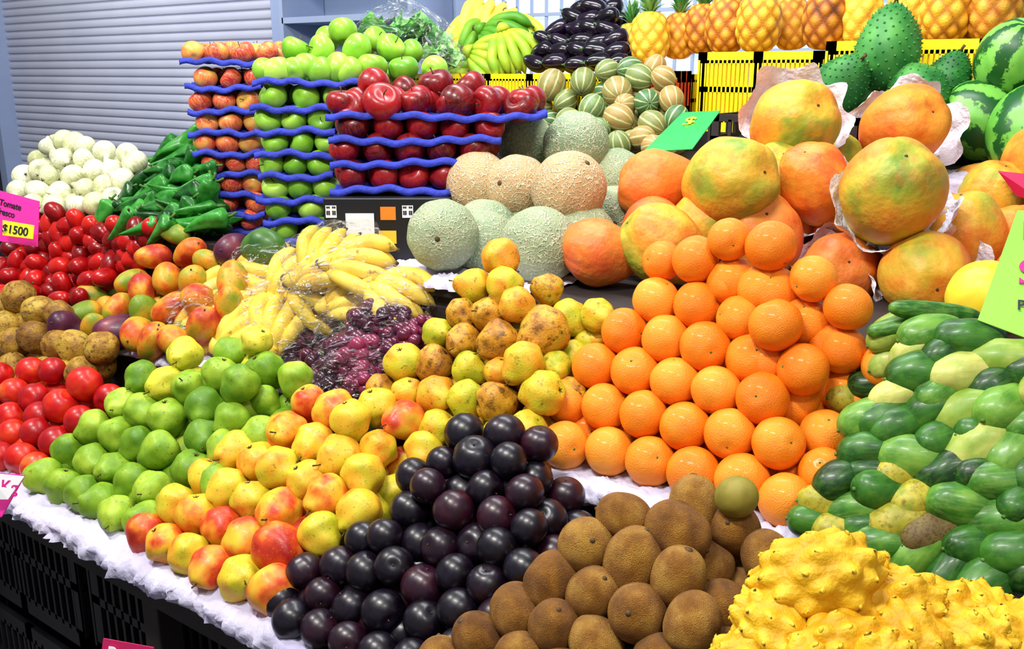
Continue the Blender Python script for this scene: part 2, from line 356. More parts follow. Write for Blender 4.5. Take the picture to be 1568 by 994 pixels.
def pineapple(name,m):
    b=MB()
    def fn(u,v):
        bb=v*math.pi; a=u*TP; c=math.cos(bb); r=math.sin(bb)**.62; z=c*1.3
        w=math.sin(min(1,v)*math.pi)
        zz=1.3*(1-2*v)
        d=abs(math.sin(4*a+5.2*zz))*abs(math.sin(4*a-5.2*zz))
        k=1+.10*d*min(1,w*3)-.03
        return (r*k*math.cos(a),r*k*math.sin(a),z,(d-.4)*.9)
    b.grid(fn,96,64,0)
    for i in range(46):
        t=i/46; a=i*2.39996; up=1.18+.75*t; out=(1-t)*.75+.08; L=.55+.75*math.sin(min(1,t+.15)*math.pi*.6)
        d=Vector((math.cos(a),math.sin(a),0)); pts=[]; rr=[]
        for k in range(6):
            s=k/5; pts.append(d*(.12+out*L*(s+.25*s*s)*.8)+Vector((0,0,up+L*(s*.95-out*.55*s*s)-.05))); rr.append(.13*(1-s)**.7+.008)
        b.tube(pts,rr,6,1,.3)
    return b.mesh(name,[m,M_crown])
def fib(n):
    o=[]
    for i in range(n):
        z=1-2*(i+.5)/n; r=math.sqrt(1-z*z); a=i*2.39996; o.append(Vector((r*math.cos(a),r*math.sin(a),z)))
    return o
def pitahaya_me(seed):
    random.seed(seed); pts=[(p+Vector((U(-.12,.12),U(-.12,.12),U(-.12,.12)))).normalized() for p in fib(44)]; hs=[U(.75,1.15) for _ in pts]
    def fn(u,v):
        b=v*math.pi; a=u*TP; n=Vector((math.sin(b)*math.cos(a),math.sin(b)*math.sin(a),math.cos(b)))
        d=0;tip=0
        for p,h in zip(pts,hs):
            q=(n-p).length_squared
            if q<.3: d=max(d,h*math.exp(-(q/.038)**1.15)); tip=max(tip,math.exp(-q/.004))
        k=1+.19*d+.05*noise.noise(n*2.2)+.02*noise.noise(n*9)
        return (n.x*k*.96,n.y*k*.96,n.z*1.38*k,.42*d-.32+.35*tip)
    b=MB(); b.grid(fn,120,84)
    for p,h in zip(pts,hs):
        q=Vector((p.x*.96,p.y*.96,p.z*1.38))*(1+.17*h); t=(Vector((0,0,1))-p*p.z); t=t.normalized() if t.length>.1 else Vector((1,0,0)); o=(p*.7+t).normalized()
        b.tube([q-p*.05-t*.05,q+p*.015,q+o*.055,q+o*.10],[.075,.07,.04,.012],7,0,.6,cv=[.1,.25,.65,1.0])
    return b.mesh('pitahaya_fruit',[M_pita,M_stem])
def soursop_me(seed):
    random.seed(seed); b=MB()
    sh=lambda n:(lambda k:Vector((n.x*k,n.y*k,n.z*1.35)))( (1+.22*n.z*-1)*(1+.08*noise.noise(n*1.5+Vector((seed,0,0)))))
    b.grid(lambda u,v:tuple(sh(Vector((math.sin(v*math.pi)*math.cos(u*TP),math.sin(v*math.pi)*math.sin(u*TP),math.cos(v*math.pi))))),40,28)
    for p in fib(230):
        q=sh(p); d=(p+Vector((.1,0,.15))).normalized(); b.tube([q-p*.03,q+p*.025,q+p*.035+d*.03],[.06,.03,.006],6,0)
    b.tube([(0,0,1.3),(0,0,1.5),(.05,0,1.62)],[.08,.06,.07],8,1)
    return b.mesh('soursop_fruit',[M_sour,M_stem])
def eggplant_me():
    b=MB(); b.grid(ell(1.7,.8,.02,1,.08,-.2),32,24)
    b.tube([(.1,0,1.48),(.11,0,1.62),(.12,0,1.78),(.18,0,2.0)],[.36,.26,.1,.09],8,1); return b.mesh('eggplant_fruit',[M_egg,M_gstem])
def chile_me(seed):
    b=MB()
    def fn(u,v):
        a=u*TP; t=v; r=(.0 if t in(0,1) else 1)*(math.sin(min(1,t/.14)*math.pi/2)*(1-t**1.5)**.8)
        r*=1+.16*math.cos(3*a+t*2+seed); x=.6*math.sin(t*3+seed)*t
        return (r*math.cos(a)+x,r*math.sin(a)*.8,2.2-t*4.6)
    b.grid(fn,24,26); b.tube([(0,0,2.05),(.05,0,2.4),(.25,0,2.9)],[.16,.12,.13],8,1)
    return b.mesh('poblano_chile',[M_chile,M_gstem])
def onion_me():
    def fn(u,v):
        b=v*math.pi; a=u*TP; c=math.cos(b); r=math.sin(b); z=c*.88+.45*math.exp(-(b/.25)**2); return (r*math.cos(a),r*math.sin(a),z)
    b=MB(); b.grid(fn,30,22)
    for i in range(9):
        a=i*.9; b.tube([(0,0,-.86),(.08*math.cos(a),.08*math.sin(a),-.98),(.18*math.cos(a),.18*math.sin(a),-1.12)],[.03,.02,.008],4,1)
    return b.mesh('white_onion',[M_onion,M_stem])
def bag_me(seed,mat,amp=.3):
    def fn(u,v):
        b=v*math.pi;a=u*TP; n=Vector((math.sin(b)*math.cos(a),math.sin(b)*math.sin(a),math.cos(b)))
        k=1+amp*.5*noise.noise(n*1.6+Vector((seed,3,1)))+amp*.32*abs(noise.noise(n*4+Vector((seed,9,2))))+amp*.08*noise.noise(n*9+Vector((seed,1,7)))
        if b<.35: k+=(.35-b)*.8
        return tuple(n*k)
    b=MB(); b.grid(fn,80,56); return b.mesh('plastic_bag',[mat])
def grape_me():
    b=MB(); random.seed(5)
    for i in range(40):
        p=rdir()*(R()**.4); p=Vector((p.x*.85,p.y*.85,p.z*.6))
        b.grid(lambda u,v:(p.x+.25*math.sin(v*math.pi)*math.cos(u*TP),p.y+.25*math.sin(v*math.pi)*math.sin(u*TP),p.z+.28*math.cos(v*math.pi)),16,10)
    b.tube([(0,0,-.6),(.05,0,0),(0,.05,.8)],[.03,.03,.04],6,1)
    return b.mesh('grape_cluster',[M_grape,M_gstem])
def wrap_me(seed):
    def fn(u,v):
        a=u*TP; b=v*1.5; rag=1+.38*noise.noise(Vector((math.cos(a)*2+seed,math.sin(a)*2,0)))*(v**2)
        b*=rag; n=Vector((math.sin(b)*math.cos(a),math.sin(b)*math.sin(a),-math.cos(b)))
        k=1.02+.04*v*v+.07*(.2+v)*noise.noise(n*3.5+Vector((seed,0,0)))+.06*(.1+v)*abs(noise.noise(n*9+Vector((0,seed,0))))+.20*v**8*(.6+1.4*noise.noise(Vector((math.cos(a)*2.5,math.sin(a)*2.5+seed,0))))
        return tuple(n*k)
    b=MB(); b.grid(fn,110,44,0,True,False); return b.mesh('paper_wrap',[M_wrap])
# ------------------------------------------------------------------ heaps
TOC=Vector((.6,-.8,.35)).normalized()
def quat(d,spin=None):
    q=Vector(d).normalized().to_track_quat('Z','Y')
    return q@Quaternion((0,0,1),U(0,TP) if spin is None else spin)
def rdir(bias=None,k=1.):
    d=Vector((random.gauss(0,1),random.gauss(0,1),random.gauss(0,1))).normalized()
    if bias is not None: d=(Vector(bias)*k+d).normalized()
    return d
class Heap:
    def __init__(s,z0,front,left,right,sf=1.,sl=1.2,sr=1.2,cap=9):
        s.z0=z0; s.y0=onZ(*front,z0).y; s.x0=onZ(*left,z0).x; s.x1=onZ(*right,z0).x; s.sf,s.sl,s.sr,s.cap=sf,sl,sr,cap
        s.ymax=1.155 if z0<.9 else 1.415 if z0<1.1 else 2.25 if z0<1.3 else 2.68   # back limit: the riser of the next tier
        s.yt=min(s.y0+(cap-z0)/sf+.03,s.ymax)
    def H(s,p): return max(s.z0,min(s.z0+s.sf*(p.y-s.y0),s.z0+s.sl*(p.x-s.x0),s.z0+s.sr*(s.x1-p.x),s.cap))
    def hit(s,u,v):
        d=ray(u,v); t=.5
        while t<5:
            p=CAM+d*t
            if p.z<=s.H(p): return p
            if p.y>s.yt: return p
            t+=.004
        return p
def pile(name,heap,items,meshes,r,bias=None,k=1.,fill=2,jit=.06,explicit=False,zf=None,relax=True,nofill=(),ymax=9):
    pts=[]
    if heap: ymax=heap.ymax
    for it in items:
        u,v=it[0],it[1]
        if explicit: p=P(u,v,it[2]); rest=it[3:]
        else: p=heap.hit(u,v); rest=it[2:]
        s=rest[0] if len(rest)>0 and rest[0] else 1
        mi=rest[1] if len(rest)>1 and rest[1] is not None else None
        d=rest[2] if len(rest)>2 else None
        pts.append([p,s,mi,d])
    z0=heap.z0 if heap else zf
    if relax and not explicit:   # push interpenetrating neighbours gently apart
        for _ in range(6):
            for i in range(len(pts)):
                for j in range(i):
                    dv=pts[i][0]-pts[j][0]; L=dv.length; mn=r*(pts[i][1]+pts[j][1])*.94
                    if 1e-5<L<mn:
                        q=dv*((mn-L)/L*.35); pts[i][0]=pts[i][0]+q; pts[j][0]=pts[j][0]-q
            for a in pts: a[0].z=max(a[0].z,z0); a[0].y=min(a[0].y,ymax+.01)
    c=sum((a[0] for a in pts),Vector())/len(pts); c=Vector((c.x-.03,max(c.y,max(a[0].y for a in pts)-.5*r),z0))
    e=empty(name,(c.x,c.y,z0-r)); n=0
    def put(p,s,mi,d):
        nonlocal n; n+=1
        m=meshes[mi if mi is not None else random.randrange(len(meshes))]
        q=quat(d if d is not None else rdir(bias,k))
        rr=r*s*U(1-jit,1+jit)
        add(m,m.name.split('.')[0]+'_%d'%n,e,p,q,(rr,rr,rr))
    for a in pts: put(*a)
    for kf in range(1,fill+1):
        for p,s,mi,d in pts:
            inn=(c-p)
            if inn.length<1.2*r*kf or mi in nofill: continue
            inn=Vector((inn.x*.5,abs(inn.y)+.3*r,inn.z)).normalized() if p.z>z0+.5*r else Vector((0,1,0))
            q=p+inn*(1.8*r*kf)+Vector((U(-.3,.3)*r,0,0)); q.z=max(z0,min(q.z,p.z-.3*r if p.z>z0+.3*r else z0))
            if q.y>ymax+.01: continue
            put(q,min(s,1.0),mi,None)
    return e
def gp(items,b): return [(i[0],i[1],i[2] if len(i)>2 else 1,i[3] if len(i)>3 else b) for i in items]
# fruit meshes
me_or=orange_me(); me_gp=pear('green_pear',M_gpear,1); me_gp2=pear('green_pear_ripe',M_gpear2,5)
me_yp=[pear('yellow_pear',M_ypear,2),pear('yellow_pear_b',M_ypear,8),pear('blush_pear',M_yred,3)]
me_pl=body(f_plum,[M_plum,M_stem],'plum',stem=([(0,0,.8),(.02,0,.92)],[.05,.03])); me_ki=kiwi_me(); me_kg=body(ell(1.1),[M_kgreen],'green_kiwi')
me_gu=pear('guava',M_guava,4); me_gu2=pear('guava_ripe',M_guavad,6)
me_cu=[body(ell(1.62,.82,.05,i,.08,.08*(-1)**i),[m,M_gstem],'small_papaya_%d'%i,stem=([(.05,0,1.55),(.05,0,1.7)],[.12,.08])) for i,m in enumerate(cukes)]
me_long=body(ell(4.2,.65,.03,4,.05),[cukes[4],M_gstem],'cucumber')
me_ma=[mango('mango',M_mango),mango('mango_purple',M_mangop),mango('mango_green',M_mangog)]
me_to=body(ell(1.35,.85,.03,2),[M_tom,M_gstem],'roma_tomato',stem=([(0,0,1.3),(.05,0,1.45)],[.1,.06]))
me_ne=body(f_plum,[M_redf,M_stem],'nectarine'); me_sa=body(ell(1.1,.95,.08,7),[M_sap,M_stem],'sapote',stem=([(0,0,1.05),(0,0,1.16)],[.08,.06]))
me_on=onion_me(); me_ch=[chile_me(1),chile_me(2.4)]
me_ra=apple('red_apple',M_rapple); me_ga=apple('green_apple',M_gapple); me_pa=apple('gala_apple',M_papple)
me_can=[melon('cantaloupe_green_fruit',M_canG),melon('cantaloupe_beige_fruit',M_canP)]
me_st=[melon('striped_melon_fruit',M_str,36,1.15),melon('striped_melon_green_fruit',M_str2,36,1.15)]
me_wa=melon('watermelon_fruit',M_wat); me_pap=[papaya('papaya_fruit',M_papaya,1),papaya('papaya_green_fruit',M_papayag,2),papaya('papaya_red_fruit',M_papayao,3)]
me_pi=[pineapple('pineapple_fruit',M_pine),pineapple('pineapple_red_fruit',M_pinered)]
me_pit=[pitahaya_me(3),pitahaya_me(9)]; me_so=soursop_me(2); me_eg=eggplant_me()
random.seed(21)
# ---- tier 1 piles
pile('green_pear_pile',Heap(T1+.038,(130,750),(52,722),(330,860),.92,1.9,1.1,1.03),
 gp([(68,730),(103,745),(130,755),(158,772),(182,787),(213,797),(105,690),(140,707),(172,722),(203,737),(232,750),(145,655),(180,665),(211,682),(245,690),(187,620),(217,630),(257,640),(310,675),(295,715),(218,578),(257,585,1.1,1),(313,620),(365,650),(280,547,1,1),(330,577,1.08),(352,545),(385,607,1.05),(395,530,.9,1),(405,567),(447,588),(300,590),(350,690),(425,640),(410,610,.9),(340,715),(395,660),(440,625)],0),
 [me_gp,me_gp2],.037,Vector((.4,-.6,-.6)),1.1)
pile('yellow_pear_pile',Heap(T1+.038,(330,868),(215,800),(470,960),.74,1.1,1.2,1.0),
 [(232,815),(262,835),(293,848),(330,868),(367,885,1.05,0),(413,898,1.15,2),(262,748,1,0),(272,775),(310,790),(340,805),(376,820,1.05,2),(428,833,1.15,2),(322,735),(350,750),(388,762),(433,772,1.15,0),(370,697),(400,710),(443,713,1.1,0),(508,755,1,0),(495,812,1,0),(560,735,1,0),(405,653,1,2),(447,660,1.08,0),(508,698,1.08,0),(568,680,1.,0),(620,710,1.1,2),(470,622,.95,2),(512,643,1.1,1),(575,630,1,0),(615,653,1.02,2),(470,690,1,0),(535,780,1,0),(540,665,1,0),(590,745,1,0),(460,745,1,0),(640,690,1,0)],
 me_yp,.0375,Vector((.4,-.6,-.6)),1.1)
pile('plum_pile',Heap(T1+.03,(500,962),(420,920),(900,1060),.95,1.3,1.,1.04),
 [(710,675,1.1),(770,668,1.1),(825,685),(678,715,.9),(720,732,1.15),(775,722),(818,735),(597,765),(640,735,.95),(672,752),(633,782,1.12),(698,800,1.05),(750,782),(803,765),(858,760),(845,800),(800,815),(755,838),(547,803),(590,822),(635,845,1.1),(700,865),(502,838),(535,860),(580,880,1.1),(640,905,1.05),(695,935),(745,895),(800,870),(468,880),(495,900),(540,920),(585,945,1.1),(437,922),(462,945),(500,962),(530,980),(575,990),(640,980),(700,985),(760,940),(845,840),(650,955),(690,745),(610,860),(670,825),(725,820),(560,840),(740,745),(870,800)],
 [me_pl],.0305)
pile('kiwi_pile',Heap(T1+.04,(735,1090),(640,1040),(1260,1080),1.0,1.1,1.1,1.05),
 gp([(1075,785),(1035,822,1.08),(955,815,.95),(970,858,1.12),(897,848,1.12),(1130,825),(1090,865),(1178,860),(1038,895),(905,920,1.05),(845,898,1.02),(980,938,1.15),(785,945,1.02),(850,970),(1100,932,1.05),(1150,905),(735,978),(920,984),(1055,968),(1000,996),(1140,970),(800,1000),(1095,1000),(1200,905),(690,1010),(860,1020),(950,1030),(1128,768,.8,1),(1215,870,.9)],0),
 [me_ki,me_kg],.0345,TOC,.35,jit=.03,nofill=(1,))
pile('nectarine_pile',Heap(T1+.033,(50,720),(-120,640),(190,700),.8,1.,1.2,1.0),
 [(45,570),(80,568),(20,600),(52,610),(88,625,1.1),(125,600,1.1),(160,608),(15,640),(55,660),(88,675),(20,665),(35,690),(8,700),(58,710),(115,650),(-15,620),(-20,670),(70,640),(-40,640),(0,575)],[me_ne],.034)
pile('sapote_pile',Heap(T1+.04,(60,650),(-200,560),(260,640),1.6,1.,1.5,1.1),
 [(28,455,1.1),(60,478),(0,472),(10,500),(22,528),(55,515),(85,540),(130,560),(20,562),(70,565),(105,570),(45,590),(-25,500),(-20,540),(145,545),(90,480,.9),(110,535)],[me_sa],.039)
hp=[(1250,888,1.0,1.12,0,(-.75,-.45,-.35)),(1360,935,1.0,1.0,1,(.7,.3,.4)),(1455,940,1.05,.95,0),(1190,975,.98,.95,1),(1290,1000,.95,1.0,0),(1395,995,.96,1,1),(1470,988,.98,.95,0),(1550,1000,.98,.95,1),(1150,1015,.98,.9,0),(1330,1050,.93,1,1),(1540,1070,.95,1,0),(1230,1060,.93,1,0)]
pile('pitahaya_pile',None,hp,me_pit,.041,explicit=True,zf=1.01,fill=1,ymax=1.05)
# ---- tier 2 piles
pile('orange_pile',Heap(T2+.042,(1205,765),(800,650),(1262,770),1.65,1.35,1.7,1.36),
 [(823,650,.85),(872,684),(932,692),(991,706),(1064,720,1.05),(1135,730,1.02),(1205,760),(868,617),(927,622),(985,634),(1050,655,1.02),(1122,660),(1195,674),(912,562),(973,566),(1042,582),(1108,593),(1181,598),(962,503),(1027,514),(1085,522),(1148,535),(1214,575),(1010,450),(1074,457),(1130,440,.92),(1130,487,.9),(1190,507),(1025,418,.85),(1067,402),(1108,385,.85),(1175,388),(1180,445),(1232,440,.9),(1236,497,.95),(1283,483,.9),(1288,540,.95),(1240,560,.95),(1290,600,.95),(1255,625),(1330,565,.9),(1250,670,.95),(1250,715,.9),(1335,610,.9)],
 [me_or],.0405,TOC,.6,jit=.02)
pile('guava_pile',Heap(T2+.034,(670,655),(560,590),(900,690),1.35,1.2,1.1,1.27),
 [(767,397,1.05,0),(772,440,1,0),(725,440,1.,0),(750,485,1.,1),(710,482,.9,1),(799,477,1,0),(838,443,.95,1),(870,487,1.1,0),(827,515,1.35,1),(762,527,1.1,1),(710,527,1.,1),(670,520,.95,0),(667,560,1.05,1),(619,558,1.1,0),(716,570,.95,0),(765,573,.9,0),(816,570,1.1,0),(878,548,1.1,0),(908,525,.85,0),(915,486,.9,0),(583,597,.9,1),(625,603,.95,0),(665,603,1.05,0),(716,610,1,0),(762,612,1,1),(820,606,1.15,0),(845,560,.8,0),(670,650,1.05,0),(718,652,1.05,0),(770,650,1.1,0),(860,595,.9,1),(640,640,.9,0),(800,640,1,0)],
 [me_gu,me_gu2],.034,Vector((.4,-.6,-.6)),.8)
G=[(1430,478,.6,5,(-.9,-.6,.1)),(1400,500,.6,5,(-.85,-.6,-.1)),(1425,512,1.1,4,(-.8,-.7,-.2)),(1485,520,1.15,0,(-.9,-.5,0)),(1542,552,1.2,1),(1370,508,1.,1),(1372,552,1,1),(1415,572,1.2,0),(1478,573,1.15,1),(1345,590,1,0),(1375,605,1,1),(1540,622,1.25,4),(1482,635,1.2,1),(1425,627,1.05,0),(1308,610,1,2),(1330,640,1,4),(1380,652,1.1,0),(1305,667,1,0),(1443,672,1,0),(1495,688,1.25,1),(1557,690,1.2,4),(1337,692,1.1,0),(1400,703,1.15,4),(1278,703,1.1,0),(1295,735,1.15,0),(1355,752,1.15,0),(1452,722,1.05,0),(1535,737,1.15,4),(1408,765,1.05,2),(1478,775,1.15,4),(1268,770,1,2),(1312,782,1.1,4),(1375,802,1.1,2),(1252,800,1,0),(1290,815,1,2),(1430,815,1.05,3),(1540,800,1.2,4),(1495,835,1.05,0),(1345,835,1.1,4),(1402,850,1.1,4),(1460,868,1.05,0),(1520,885,1.1,0),(1565,845,1.15,0),(1600,720,1.2,0),(1610,600,1.2,1),(1600,800,1.2,4),(1600,880,1.1,0),(1525,590,1,0),(1355,640,1,0),(1445,600,1,4),(1510,555,1,0),(1450,540,1,0),(1400,535,.9,1),(1510,660,1,0),(1590,650,1.1,4),(1590,560,1.1,0),(1510,730,1,0),(1570,770,1,0),(1330,725,.9,0),(1380,725,.9,2),(1325,810,.9,0)]
GG=[]
for g in G:
    d=g[4] if len(g)>4 else (Vector((-.8,-.6,-.25))+Vector((random.gauss(0,.28),random.gauss(0,.28),random.gauss(0,.28))))
    GG.append((g[0],g[1],g[2],g[3],d))
pile('small_papaya_pile',Heap(T2+.03,(1400,868),(1235,790),(1900,1000),1.35,2.6,1.2,1.30),GG,me_cu+[me_long],.0268,relax=False)
pile('mango_pile',Heap(T2+.04,(235,522),(120,480),(420,560),.9,1.,1.,1.17),
 [(345,390,1.05,1,(.3,-.6,.2)),(403,380,1.05,2,(1,.4,0)),(290,387,1,0),(235,393,1,0),(268,358,.8,0),(175,418,1,0),(200,432,.9,0),(250,432,1.05,0),(300,427,.95,0),(215,452,.95,0),(265,472,1,0),(140,455,.9,0),(180,478,1,0),(220,480,1,0),(183,507,1.05,1),(215,510,1,0),(240,525,1,0),(275,520,1,0),(305,462,1,0),(355,435,1,0),(345,470,1,0),(310,500,1,0),(100,498,1.0,1,(.3,-.6,.2)),(160,500,.9,0),(325,400,.8,0),(130,480,.9,0)],me_ma,.04,nofill=(1,2))
pile('roma_tomato_pile',Heap(T2+.026,(100,465),(-150,420),(260,470),.95,1.,1.3,1.27),
 [(85,325),(75,343),(118,338),(60,360),(92,362),(125,360),(155,357),(210,355),(55,380),(90,384),(125,383),(155,380),(185,370),(215,373),(25,400),(57,403),(92,408),(125,408),(155,402),(190,394),(0,410),(18,424),(55,427),(95,435),(135,430),(170,402),(50,450),(90,460),(122,458),(-20,400),(-20,430),(20,380),(40,342),(160,425),(205,395),(105,345),(0,450),(20,445),(225,365),(55,328),(30,360),(140,345),(180,352),(235,350)],[me_to],.0265,Vector((.5,.2,0)),.8)
# ---- tier 3 piles
pile('white_onion_pile',Heap(T3+.035,(100,320),(10,300),(260,330),1.0,1.2,1.2,1.48),
 [(100,217),(75,225),(130,225),(58,245),(95,245),(125,246),(160,232),(190,242),(40,270),(75,267),(110,270),(145,262),(175,260),(205,250),(30,293),(60,290),(95,292),(130,290),(162,285),(187,277),(50,315),(85,316),(120,314),(150,308),(175,300),(60,262),(110,222)],[me_on],.036,TOC,.3,jit=.12)
ch=[(250,228),(275,225),(300,232),(235,245),(262,248),(288,250),(305,262),(220,262),(248,268),(276,272),(300,282),(205,280),(232,288),(260,292),(288,298),(190,300),(218,308),(246,312),(274,318),(300,322),(172,318),(200,328),(230,332),(260,338),(290,342),(160,332),(185,342),(215,350),(245,354),(310,300),(316,340),(290,215),(270,240),(240,260),(255,300),(210,315),(280,330)]
pile('poblano_chile_pile',Heap(T3+.03,(230,345),(140,330),(420,350),1.0,1.3,1.,1.42),
 [(u,v,1,random.randrange(2),Vector((.8,.5,.3))+Vector((random.gauss(0,.28),random.gauss(0,.28),random.gauss(0,.3)))) for u,v in ch],me_ch,.027,relax=False)
can=[(678,360,2.03,1.0,0),(742,372,2.1,.95,0),(827,376,1.98,1.06,0),(733,283,2.22,1.,1),(793,288,2.18,1.0,1),(871,290,2.08,1.07,1),(805,218,2.42,.95,0),(882,222,2.3,1.03,0),(942,275,2.32,1,0),(940,335,2.2,1,0),(900,350,2.25,.95,0)]
pile('cantaloupe_pile',None,can,me_can,.077,explicit=True,zf=T3+.076,fill=1,jit=.01)
pp=[(1215,190,2.12,.95,1,(.75,-.6,.45)),(1382,195,2.2,.96,0,(.7,-.55,.35)),(1365,296,1.80,.95,1,(.35,-.6,.75)),(1247,282,2.02,.78,0,(-.1,-.55,.8)),(1117,277,1.98,.93,1,(.85,-.35,.25)),(1006,280,2.1,.76,2,(-.75,-.5,-.1)),(922,388,1.93,.70,2,(-.85,-.5,.1)),(1015,376,1.90,.78,1,(-.6,-.4,.45)),(1160,370,2.02,.92,2,(.4,-.6,.7)),(1285,418,1.92,.78,2,(.4,-.7,.4)),(1416,420,1.80,.84,1,(.45,-.85,-.1)),(1518,302,2.1,.70,1,(.3,-.2,.9)),(1548,375,1.98,.82,0,(.4,-.6,.5)),(1095,360,2.15,.9,2,(-.3,-.6,.3)),(1300,340,2.25,.9,2,(.3,-.6,.3)),(1440,350,2.1,.8,2,(.3,-.6,.3)),(1600,250,2.1,.9,1,(.3,-.6,.3)),(1590,440,1.75,.85,2,(.3,-.6,.3))]
pile('papaya_pile',None,pp,me_pap,.1,explicit=True,zf=T3+.1,fill=1,jit=.0)
for i,(u,v,t,s,d) in enumerate([(1218,180,2.16,.102,(.35,-.75,.3)),(1388,192,2.24,.106,(.3,-.7,.3)),(1243,292,2.04,.091,(.35,-.6,.65)),(1422,410,1.82,.098,(.45,-.6,.4)),(1500,305,2.14,.078,(-.3,-.5,.6)),(1372,306,1.84,.103,(.3,-.5,.8)),(1288,420,1.95,.085,(.4,-.6,.5))]):
    add(wrap_me(i*3.1+1),'paper_wrap',None,P(u,v,t),quat(d,i),s)
ym=melon('yellow_melon_fruit',fruit('yellow_melon_skin',[(.2,'#e8c81c'),(.8,'#f0d840')],.4)); add(ym,'yellow_melon',None,P(1508,455,1.62),quat((.5,-.2,.8)),(.062,.062,.062))
# apple stacks ------------------------------------------------------
def stack(name,rows,t,me,r,top,depthn=3):
    e=empty(name,P((rows[-1][1]+rows[-1][2])/2,rows[-1][0],t)); b=MB(); n=0
    for li,(v,u0,u1) in enumerate(rows):
        p0,p1=P(u0,v,t),P(u1,v,t); L=(p1-p0).length; D=depthn*2*r*.96
        ex=(p1-p0).normalized(); ph=U(0,6)
        def fn(a,bb):
            bb2=max(0,bb-.08)/.92
            q=p0+ex*(L*a)+FW*(D*bb2-.014); w=math.cos(a*L/r*math.pi+ph+li)*.0035+.005*math.cos(bb2*D/r*math.pi)+.004*math.sin(a*7+li*1.7)
            lip=-.013*max(0,(.08-bb)/.08)
            q=q-e.location; return (q.x,q.y,q.z+w+lip+.003)
        b.grid(fn,70,26,0,False,False)
        cnt=max(1,int(round(L/(2*r*1.02))))
        for k in range(cnt):
            for j in range(depthn):
                off=((li+j)%2)*.28-.14
                q=p0+ex*(L*(k+.5+off)/cnt)+FW*(r*.95+j*2*r*.95+U(-.004,.004))+UP*(r*.84)
                n+=1; add(me,'apple_%d'%n,e,q,quat(rdir(UP,.9)),(r*U(.93,1.0),)*3)
    for it in top:
        n+=1; add(me,'apple_%d'%n,e,P(it[0],it[1],it[2]),quat(rdir(UP,1.)),r*(it[3] if len(it)>3 else 1))
    tr=b.mesh('trays',[M_tray]); o=add(tr,'trays',e); o.location=(0,0,0)
    m=o.modifiers.new('thick','SOLIDIFY'); m.thickness=.004
stack('gala_apple_tray_stack',[(97,278,432),(137,286,402),(172,290,400),(205,290,400),(237,298,402),(268,300,404),(300,306,406),(330,312,408),(356,318,412)],2.6,me_pa,.034,[])
stack('green_apple_tray_stack',[(128,388,560),(168,385,530),(203,392,515),(238,392,515),(272,398,512),(308,394,510),(340,405,508),(374,400,506)],2.36,me_ga,.036,
 [(525,48,2.6,1.1),(452,76,2.5,1.05),(492,76,2.5,1.1),(547,75,2.5,1.15),(598,74,2.55,1.1),(470,104,2.4,1.05),(516,104,2.4,1.1),(570,103,2.42,1.1),(618,106,2.45,1.1),(665,106,2.5),(425,112,2.38,1.1),(630,80,2.65),(575,60,2.7),(500,60,2.65),(560,125,2.45),(600,125,2.5)])
stack('red_apple_tray_stack',[(180,500,838),(217,505,768),(252,507,758),(293,507,697)],2.2,me_ra,.039,
 [(572,130,2.3,1.05),(668,130,2.3,1.12),(720,135,2.32,1.1),(585,157,2.2,1.18),(640,157,2.25,1.05),(700,157,2.22,1.1),(540,165,2.22),(798,163,2.22,1.05),(745,158,2.25,1.05),(620,140,2.4)])
# fruit carton
def quadbox(o,a,b,c): return MB().box(o,a,b,c)
o0=P(500,412,2.2); w=.29
e=empty('fruit_carton',o0); bx=add(quadbox((0,0,0),RT*w,FW*.3,UP*.165).mesh('carton',[M_box],False),'carton',e,o0); bevel(bx,.003)
def decal(par,name,x,z,wd,ht,m,origin,ax=RT,nrm=-FW,off=.001):
    q=origin+ax*x+UP*z+nrm*off; add(quadbox((0,0,0),ax*wd,nrm*.0012,UP*ht).mesh(name,[m],False),name,par,q)
decal(e,'label',.05,.07,.065,.06,M_white,o0); decal(e,'print_orange',.13,.115,.035,.03,M_org,o0); decal(e,'print_yellow',.125,.06,.04,.03,M_yarn,o0); decal(e,'print_red',.05,.02,.05,.03,M_red,o0)
for x in (.005,.18):
    decal(e,'qr',x,.12,.025,.028,M_white,o0)
    for a in range(5):
        for c2 in range(5):
            if (a*3+c2*7+a*c2)%3: decal(e,'qr_cell',x+.002+a*.0044,.122+c2*.005,.0036,.004,M_ink,o0,off=.0024)
# ---- tier 4
pile('striped_melon_pile',Heap(T4+.04,(950,222),(815,215),(1080,230),.62,1.,1.3,1.60),
 [(845,130,1.2,0),(893,125,1.1,0),(945,140,1.15,0),(982,117,1.1,0),(1017,120,.9,0),(866,155,.9,0),(906,165,1,1),(985,157,1.0,1),(1026,152,1,0),(948,180,1.05,0),(830,165,.9,0),(870,183,.9,0),(1003,190,.95,0),(950,222,.95,0),(982,210,.9,0),(915,200,.9,1),(842,182,.9,1),(1030,182,.9,1),(1000,225,.9,0),(925,140,.8,1),(965,160,.8,0),(930,108,.9,0),(965,105,.9,1),(1000,105,.9,0)],me_st,.039)
e=empty('eggplant_pile',onY(880,105,2.85)); n=0
for r0,(vv,y) in enumerate([(97,2.80),(80,2.84),(63,2.88),(46,2.91),(28,2.93),(12,2.95)]):
    u0,u1=[(822,945),(828,944),(836,945),(852,936),(875,925),(888,912)][r0]; m=[5,5,5,4,3,2][r0]
    for i in range(m):
        for back in (0,.09):
            n+=1; add(me_eg,'eggplant_%d'%n,e,onY(u0+(u1-u0)*i/(m-1)+U(-4,4),vv+U(-3,3),y)+Vector((0,back,0)),quat(-RT*.9+FW*U(-.1,.8)+UP*U(-.5,.5)),.029)
